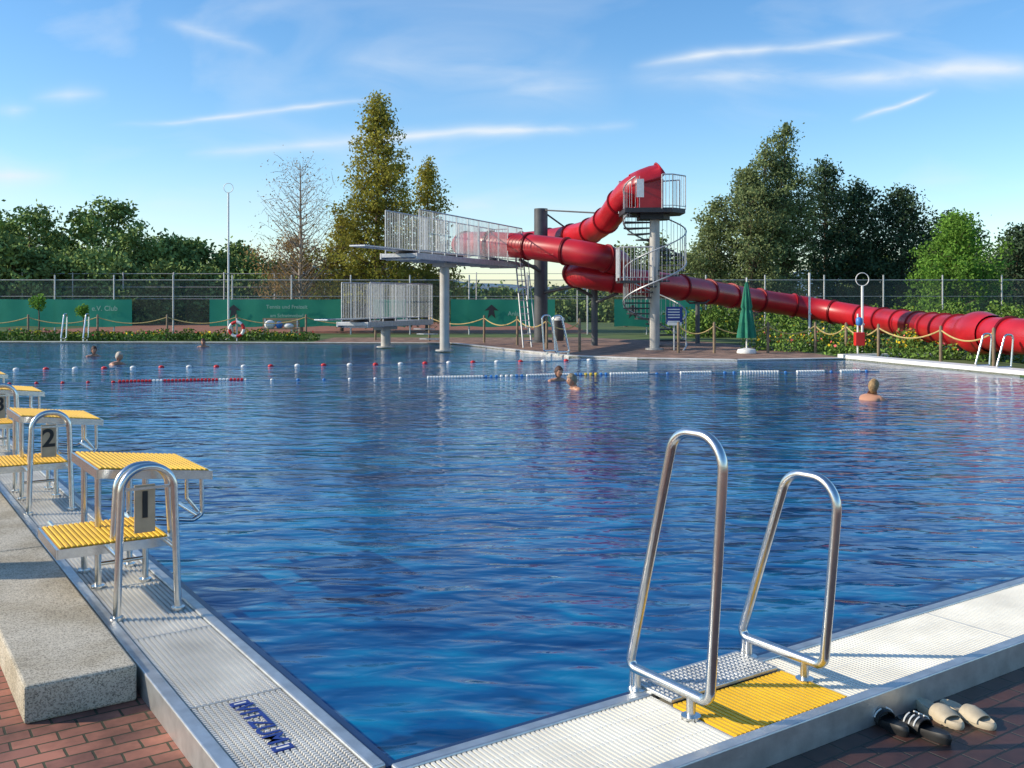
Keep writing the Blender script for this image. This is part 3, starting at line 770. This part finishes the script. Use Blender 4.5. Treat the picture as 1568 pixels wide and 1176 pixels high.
m.tube([(-34,Yf,2.7),(26,Yf,2.7)],.022,6); m.tube([(-34,Yf,1.9),(26,Yf,1.9)],.012,6); m.obj('posts',M['galv'],e,True)
m=MB(); m.add([(-34,Yf+.02,.05),(26,Yf+.02,.05),(26,Yf+.02,2.7),(-34,Yf+.02,2.7)],[(0,1,2,3)]); m.obj('chain_link_mesh',M['chain'],e)
m=MB()
for x0,x1 in((-27,-18.6),(-14.8,-8.3),(-6.8,-5.2),(-3.0,2.1),(5.0,9.3)):
    n=int((x1-x0)/.35); vs=[];fs=[]
    for i in range(n+1):
        xx=x0+(x1-x0)*i/n; w=.03*math.sin(i*1.7)+.02*math.sin(i*.6)
        vs+=[(xx,Yf-.08+w,.42+.03*math.sin(i*.9)),(xx,Yf-.07,1.76-.02*abs(math.sin(i*.52)))]
    fs=[(2*i,2*i+2,2*i+3,2*i+1) for i in range(n)]; m.add(vs,fs)
m.obj('green_windscreens',M['green'],e,True)
FX=Vector((1,0,0))
for s_,xx,zz,sz in(('e.V. Club',-19.9,1.3,.34),('Tennis und Freizeit',-11.0,1.38,.26),('Anlage',.2,1.05,.30),('Club',7.2,1.1,.32),('am Schwimmbad',-11.0,.95,.24)):
    text('banner_lettering',s_,sz,frame(FX,UZ,Vector((xx,Yf-.15,zz))),M['banner'],e)
for xx in(-13.6,-7.2,-1.0,5.9):
    m=MB(); pts=[(xx+.0,1.5),(xx-.35,1.2),(xx-.12,1.22),(xx-.2,.8),(xx+.0,1.0),(xx+.2,.8),(xx+.12,1.22),(xx+.35,1.2)]
    m.add([(a_,Yf-.15,b_) for a_,b_ in pts],[tuple(range(8))]); m.obj('banner_emblem',M['dark'],e)
e=empty('court_back_fence'); m=MB()
for x_ in np.arange(-50,32,3.4): m.tube([(x_,66,0),(x_,66,3.6)],.045,6)
for z_ in(3.5,2.6,1.8): m.tube([(-50,66,z_),(32,66,z_)],.02,6)
m.obj('posts',M['galv'],e,True)

# ------------------------------------------------------------ vegetation
def leaves(name,C,size,tint,mt,parent=None,aspect=.6):
    C=np.asarray(C,dtype=np.float32); N=len(C)
    n_=rng.normal(size=(N,3)); n_/=np.linalg.norm(n_,axis=1)[:,None]
    t=rng.normal(size=(N,3)); u=np.cross(n_,t); u/=np.linalg.norm(u,axis=1)[:,None]; v=np.cross(n_,u)
    s=(size*(.6+.8*rng.random(N)))[:,None]
    u=u*s; v=v*s*aspect
    co=np.empty((N,4,3),dtype=np.float32); co[:,0]=C-u; co[:,1]=C-v*.9; co[:,2]=C+u; co[:,3]=C+v*.9
    me=bpy.data.meshes.new(name); me.vertices.add(4*N); me.vertices.foreach_set('co',co.ravel())
    me.loops.add(4*N); me.loops.foreach_set('vertex_index',np.arange(4*N,dtype=np.int32))
    me.polygons.add(N); me.polygons.foreach_set('loop_start',np.arange(0,4*N,4,dtype=np.int32))
    me.update(calc_edges=True)
    at=me.attributes.new('tint','FLOAT','FACE'); at.data.foreach_set('value',np.clip(tint,0,1).astype(np.float32))
    me.materials.append(mt); o=bpy.data.objects.new(name,me); col.objects.link(o)
    if parent: o.parent=parent
    return o
def tree(name,x,y,h,R,prof,lm,nleaf=14000,ls=.10,seed=1,limbs=46,c0=.12,rise=.5,tr=.16,bark='bark',sig=.30,lean=(0,0),multi=1):
    rd=random.Random(seed); e=empty(name); m=MB(); cl=[];sg=[]
    for q in range(multi):
        ox=0 if multi==1 else rd.uniform(-.25,.25)*R; oy=0 if multi==1 else rd.uniform(-.25,.25)*R
        hh=h*(1 if q==0 else rd.uniform(.8,.95))
        tp=[]
        for k in range(9):
            f=k/8; tp.append(Vector((x+ox*f**.6*2+lean[0]*f+rd.uniform(-.05,.05)*h*.06,y+oy*f**.6*2+lean[1]*f+rd.uniform(-.05,.05)*h*.06,hh*f)))
        tp=cr(tp,3); nn=len(tp)
        m.tube(tp,[tr*(1-.93*i/(nn-1))+.01 for i in range(nn)],10)
        lb=limbs//multi
        for i in range(lb):
            t=(i+rd.random())/lb; zf=c0+(1-c0)*t*.97; p0=tp[min(nn-1,int(zf*(nn-1)))]
            L=R*prof(t)*rd.uniform(.62,1.1)*(1 if multi==1 else .75); a=i*2.4+rd.uniform(-.5,.5)
            rs_=rise*rd.uniform(.6,1.3)
            end=p0+Vector((math.cos(a)*L,math.sin(a)*L,L*rs_)); mid=p0.lerp(end,.5)+Vector((0,0,-.06*L+rd.uniform(-.1,.1)*L))
            pth=cr([p0,mid,end],4); r0=max(.012,tr*.32*(1-t*.8))
            m.tube(pth,[r0*(1-.85*j/(len(pth)-1)) for j in range(len(pth))],6,caps=False)
            nc=max(2,int(L*2.4))
            for j in range(nc):
                f=.25+.75*(j+rd.random())/nc; pp=p0.lerp(end,f)
                off=Vector((rd.gauss(0,1),rd.gauss(0,1),rd.gauss(0,.8)))*L*.16
                c=pp+off
                m.tube([pp,pp.lerp(c,.6)+Vector((0,0,.05)),c],[.012,.009,.004],4,caps=False)
                cl.append(c); sg.append(sig*rd.uniform(.55,1.2))
        for j in range(4): cl.append(tp[-1]+Vector((rd.gauss(0,.1),rd.gauss(0,.1),rd.uniform(-.6,.1)))); sg.append(sig*.6)
    m.obj('trunk_and_limbs',M[bark],e,True)
    if nleaf:
        cl=np.array([tuple(c) for c in cl]); sg=np.array(sg); w=sg**2/np.sum(sg**2)
        idx=rng.choice(len(cl),nleaf,p=w)
        C=cl[idx]+rng.normal(size=(nleaf,3))*sg[idx][:,None]*np.array([1,1,.75])
        ct=rng.random(len(cl)); tint=.6*ct[idx]+.25*rng.random(nleaf)+.15*np.clip(C[:,2]/h,0,1)
        ok=C[:,2]>.3
        leaves('foliage',C[ok],ls,tint[ok],lm,e)
    return e
L_yel=leafmat('leaf_yellowgreen',(.28,.26,.05),.35); L_grn=leafmat('leaf_green',(.15,.28,.05),.35); L_pop=leafmat('leaf_poplar',(.17,.21,.09),.25)
L_drk=leafmat('leaf_dark',(.06,.095,.05),.15); L_far=leafmat('leaf_far',(.15,.21,.07),0); L_brn=leafmat('leaf_brown',(.28,.19,.08),.3)
L_hdg=leafmat('leaf_hedge',(.12,.20,.045),0); L_flw=leafmat('flower_yellow',(.6,.42,.03),0); L_flr=leafmat('flower_pink',(.5,.10,.10),0)
cone=lambda t: (min(1,(t+.35)/.5))*(1-t)**.72*1.12+.05
oval=lambda t: math.sin(math.pi*min(1,(t*.86+.12)))**.6
tall=lambda t: (math.sin(math.pi*(t*.8+.16)))**.7
tree('bald_cypress_tree',-7.0,51,12.5,3.1,cone,L_yel,30000,.082,3,170,.07,.22,.2,sig=.25)
tree('bald_cypress_tree',-4.6,53.5,9.4,1.9,cone,L_yel,10000,.082,4,90,.10,.25,.13,sig=.22)
tree('bald_cypress_tree',-9.2,53.0,6.4,1.9,cone,L_yel,7000,.082,14,70,.08,.3,.1,sig=.24)
tree('bare_tree',-10.8,50,8.7,2.1,lambda t:.25+.75*math.sin(math.pi*(t*.7+.2)),L_brn,1500,.05,5,120,.12,1.0,.13,bark='barkpale',sig=.35)
tree('bare_tree',-11.5,51.5,5.0,1.9,oval,L_brn,5000,.07,15,40,.12,.6,.08,bark='barkpale',sig=.3)
tree('poplar_tree',13.9,56,10.8,2.9,tall,L_pop,24000,.088,6,90,.10,.75,.24,multi=3,sig=.31)
tree('poplar_tree',16.3,58,11.9,2.3,tall,L_pop,17000,.088,7,80,.12,.8,.22,multi=2,sig=.30)
tree('poplar_tree',11.5,57,7.4,2.1,tall,L_pop,9000,.088,27,50,.10,.6,.15,multi=2,sig=.30)
tree('alder_tree',19.2,60,10.2,2.0,tall,L_drk,14000,.10,8,70,.06,.4,.2,sig=.34)
tree('alder_tree',21.6,61,9.0,2.1,tall,L_drk,13000,.10,9,70,.05,.4,.2,sig=.36)
tree('alder_tree',24.3,61,8.7,2.3,oval,L_drk,13000,.10,10,70,.05,.4,.2,sig=.36)
tree('maple_tree',22.7,50,6.1,2.05,oval,L_grn,17000,.085,11,80,.04,.35,.15,sig=.28)
tree('alder_tree',28.4,55,5.8,1.9,oval,L_drk,9000,.1,12,50,.05,.4,.15,sig=.33)
tree('alder_tree',28.0,63,7.2,2.3,oval,L_drk,8000,.11,13,50,.05,.4,.15,sig=.36)
tree('small_shade_tree',10.0,68,6.0,1.6,oval,L_pop,5000,.11,17,40,.2,.4,.12,sig=.33)
tree('small_shade_tree',7.2,62,5.0,1.3,oval,L_pop,4000,.11,18,40,.2,.5,.12,sig=.3)
def ball_tree(x,y,z,r,s):
    e=empty('ball_headed_tree'); m=MB(); m.tube([(x,y,0),(x+.03,y,z*.5),(x,y,z)],[.035,.03,.02],8)
    m.obj('trunk',M['bark'],e,True); N=700; d=rng.normal(size=(N,3)); d/=np.linalg.norm(d,axis=1)[:,None]
    C=np.array([x,y,z])+d*r*(rng.random(N)**.4)[:,None]*(1+.2*np.sin(d[:,0]*5)[:,None]); leaves('foliage',C,.05,rng.random(N),L_grn,e)
ball_tree(-20.3,42,1.62,.34,1); ball_tree(-18.3,41.8,1.25,.28,2)
C=[];T=[];S=[]
tm=MB()
tl=[(-60,330,80),(-10,325,80),(45,316,74),(95,360,82),(165,306,80),(206,352,76),(248,362,80),(290,368,84),(330,392,86),(368,376,84),(415,402,86),(455,402,88),(500,410,90),(560,412,90),(620,418,90),(670,430,92),(720,440,95),(770,442,96),(820,444,96),(870,440,96),(920,436,96),(965,428,94),(1010,405,86),(1050,388,84),(1100,400,84),(1330,385,80),(1420,390,80),(1480,395,78),(1550,385,76),(1620,350,76),
 (20,368,66),(75,385,68),(130,378,68),(190,392,68),(250,402,70),(310,412,72),(380,415,72),(440,425,72),(1180,410,74),(1540,395,60),(-40,350,66)]
for px,py,Y in tl:
    X=(px-784)/1500*Y; H=1.7+(460-py)*Y/1500; Rr=1.5+H*.17+random.random()*.5
    tm.tube([(X,Y,0),(X+.1,Y,H*.5),(X,Y,H*.85)],[.2,.14,.05],6)
    ncl=int(24+H*4.5)
    for j in range(ncl):
        t=random.random()**.8; a=random.random()*6.28; rr=Rr*math.sin(math.pi*min(1,t*.82+.16))**.55*(.45+.6*random.random())
        c=np.array([X+rr*math.cos(a),Y+rr*math.sin(a),.3+t*(H-.6)]); nl=100
        p=c+rng.normal(size=(nl,3))*np.array([.5,.5,.38])*(.6+.5*random.random())
        C.append(p); T.append(.65*random.random()+.2*rng.random(nl)+.15*t); S.append(np.full(nl,.155+.04*(Y>78)))
C=np.concatenate(C);T=np.concatenate(T);S=np.concatenate(S); ok=C[:,2]>0
e=empty('distant_tree_line'); tm.obj('trunks',M['bark'],e); leaves('foliage',C[ok],S[ok],T[ok],L_far,e)
def mass(name,ells,lm,dens,ls,extra=None):
    e=empty(name); C=[];T=[]
    for (x,y,z,rx,ry,rz) in ells:
        N=int(dens*rx*ry); d=rng.normal(size=(N,3)); d/=np.linalg.norm(d,axis=1)[:,None]
        p=np.array([x,y,z])+d*(rng.random(N)**.3)[:,None]*np.array([rx,ry,rz]); C.append(p); T.append(rng.random()*.5+.5*rng.random(N))
    C=np.concatenate(C);T=np.concatenate(T); ok=C[:,2]>.03; C=C[ok];T=T[ok]
    leaves('foliage',C,ls,T,lm,e)
    if extra:
        for lm2,n2 in extra:
            top=C[C[:,2]>np.percentile(C[:,2],55)]; idx=rng.choice(len(top),n2); leaves('blossoms',top[idx]+np.array([0,-.05,.05]),ls*.8,rng.random(n2),lm2,e,1)
    m=MB(); 
    for (x,y,z,rx,ry,rz) in ells[::2]: m.tube([(x,y,0),(x,y,max(.1,z))],.03,5)
    m.obj('stems',M['bark'],e)
E=[(-26+.5*i,40.7+random.uniform(-.1,.5),.15,.5,.5,random.uniform(.22,.42)) for i in range(36)]
mass('flower_hedge',E,L_hdg,1400,.055,[(L_flw,250),(L_flr,150)])
E=[(8.2+.45*i,31.8+random.uniform(-.3,1.8),.2,.55,.6,random.uniform(.3,.75)) for i in range(14)]+[(9.9+.3*i,30.2-.3*i+random.uniform(-.4,.4),.12,.4,.4,random.uniform(.2,.45)) for i in range(14)]
mass('flower_bed',E,L_hdg,1400,.052,[(L_flw,420),(L_flr,130)])
E=[(random.uniform(7,34),random.uniform(43.5,47.3),.4,random.uniform(.7,1.3),.8,random.uniform(.6,1.45)) for i in range(60)]+[(random.uniform(15.8,22),random.uniform(27,34),.2,random.uniform(.6,1.0),.8,random.uniform(.4,.8)) for i in range(22)]
mass('garden_shrubs',E,L_hdg,800,.08,[(L_flw,150)])
E=[(-40+.95*i,75+random.uniform(-2,2),.6,1.2,1.2,random.uniform(.9,1.7)) for i in range(95)]
mass('background_hedge',E,L_far,400,.17)
m=MB(); n=90; vs=[];fs=[]
for i in range(n+1):
    X=-1600+3200*i/n; H=44+16*math.sin(i*.21+.6)+9*math.sin(i*.53)+4*math.sin(i*1.3)
    vs+=[(X,1300,-1),(X,1500,H*.7),(X,1700,H)]
for i in range(n):
    a=3*i; fs+=[(a,a+3,a+4,a+1),(a+1,a+4,a+5,a+2)]
m.add(vs,fs); m.obj('hills',M['hill'],None,True)

# ------------------------------------------------------------ light, sky
sunv=Vector((-.985,-.10,0)).normalized(); el=math.radians(28)
S_=Vector((sunv.x*math.cos(el),sunv.y*math.cos(el),math.sin(el)))
sd=bpy.data.lights.new('sun','SUN'); sd.energy=5.0; sd.angle=math.radians(.5); sd.color=(1,.88,.70)
so=bpy.data.objects.new('sun',sd); col.objects.link(so); so.rotation_euler=(-S_).to_track_quat('-Z','Y').to_euler()
w=bpy.data.worlds.new('World'); scene.world=w; w.use_nodes=True; n=w.node_tree.nodes; l=w.node_tree.links
bg=n['Background']; sky=n.new('ShaderNodeTexSky'); sky.sky_type='NISHITA'; sky.sun_disc=False
sky.sun_elevation=el; sky.sun_rotation=math.atan2(sunv.x,sunv.y)%(2*math.pi); sky.air_density=1.0; sky.dust_density=.3; sky.ozone_density=3.0
bg.inputs['Strength'].default_value=.15
hs=n.new('ShaderNodeHueSaturation'); hs.inputs['Saturation'].default_value=1.22; hs.inputs['Value'].default_value=1.32; l.new(sky.outputs[0],hs.inputs['Color'])
tc=n.new('ShaderNodeTexCoord'); sep=n.new('ShaderNodeSeparateXYZ'); l.new(tc.outputs['Generated'],sep.inputs[0])
def mth(op,a,b=None,c=None,clamp=False):
    q=n.new('ShaderNodeMath'); q.operation=op; q.use_clamp=clamp
    for i,x in enumerate((a,b,c)):
        if x is None: continue
        if isinstance(x,(int,float)): q.inputs[i].default_value=x
        else: l.new(x,q.inputs[i])
    return q.outputs[0]
yy=mth('MAXIMUM',sep.outputs['Y'],.05); u=mth('DIVIDE',sep.outputs['X'],yy); v=mth('DIVIDE',sep.outputs['Z'],yy)
cmb=n.new('ShaderNodeCombineXYZ'); l.new(u,cmb.inputs[0]); l.new(v,cmb.inputs[1])
def noise(scx,scy,sc,det,dist,rot=0):
    mp=n.new('ShaderNodeMapping'); mp.inputs['Scale'].default_value=(scx,scy,1); mp.inputs['Rotation'].default_value=(0,0,rot); l.new(cmb.outputs[0],mp.inputs[0])
    q=n.new('ShaderNodeTexNoise'); q.inputs['Scale'].default_value=sc; q.inputs['Detail'].default_value=det; q.inputs['Distortion'].default_value=dist; l.new(mp.outputs[0],q.inputs['Vector']); return q.outputs['Fac']
fib=noise(1,4,8,6,.8,.1)
wob=noise(1,1,6,3,0)
tot=None
def trail(p0,p1,wd,amp,fade=.25):
    global tot
    u0,v0=(p0[0]-784)/1500,(460-p0[1])/1500; u1,v1=(p1[0]-784)/1500,(460-p1[1])/1500
    L=math.hypot(u1-u0,v1-v0); dx,dy=(u1-u0)/L,(v1-v0)/L
    du=mth('SUBTRACT',u,u0); dv=mth('SUBTRACT',v,v0)
    s=mth('ADD',mth('MULTIPLY',du,dx),mth('MULTIPLY',dv,dy)); t=mth('SUBTRACT',mth('MULTIPLY',dv,dx),mth('MULTIPLY',du,dy))
    t=mth('ADD',t,mth('MULTIPLY',mth('SUBTRACT',wob,.5),.022))
    g_=mth('EXPONENT',mth('MULTIPLY',mth('POWER',mth('ABSOLUTE',mth('DIVIDE',t,wd)),1.4),-1))
    a=mth('DIVIDE',s,L*fade,clamp=True); b=mth('DIVIDE',mth('SUBTRACT',L,s),L*fade,clamp=True)
    k=mth('MULTIPLY',mth('MULTIPLY',g_,amp),mth('MULTIPLY',a,b))
    k=mth('MULTIPLY',k,mth('MAXIMUM',mth('MULTIPLY_ADD',fib,3.0,-.6),.12))
    tot=k if tot is None else mth('ADD',tot,k)
trail((160,198),(600,152),.0026,.55); trail((280,238),(660,204),.005,.55); trail((540,212),(980,190),.0045,.85)
trail((960,106),(1400,44),.0045,.65); trail((940,126),(1720,102),.010,.65); trail((1300,186),(1440,138),.0025,.75,.3)
trail((240,20),(420,86),.006,.35); trail((-20,164),(60,168),.006,.45,.5); trail((40,148),(170,146),.007,.45,.5); trail((-80,262),(110,276),.009,.5,.5)
trail((480,90),(960,140),.022,.30); trail((640,318),(1080,322),.010,.30); trail((100,320),(500,300),.02,.2)
veil=mth('MULTIPLY',mth('MAXIMUM',mth('SUBTRACT',noise(1,2.8,2.6,8,1.4,-.12),.48),0),1.25)
tot=mth('ADD',tot,veil)
msk=mth('MULTIPLY',sep.outputs['Y'],6,clamp=True)
fac=mth('MINIMUM',mth('MULTIPLY',tot,msk),.85)
mx=n.new('ShaderNodeMix'); mx.data_type='RGBA'; l.new(fac,mx.inputs[0]); l.new(hs.outputs[0],mx.inputs[6]); mx.inputs[7].default_value=(5.6,6.1,6.6,1)
l.new(mx.outputs[2],bg.inputs['Color'])

# ------------------------------------------------------------ camera
cam=bpy.data.cameras.new('camera'); co_=bpy.data.objects.new('camera',cam); col.objects.link(co_)
co_.location=(0,0,1.7); co_.rotation_euler=(math.radians(90),0,0)
cam.sensor_width=36; cam.lens=36*1500/1568; cam.shift_y=-128/1568; cam.clip_start=.05; cam.clip_end=6000
scene.camera=co_
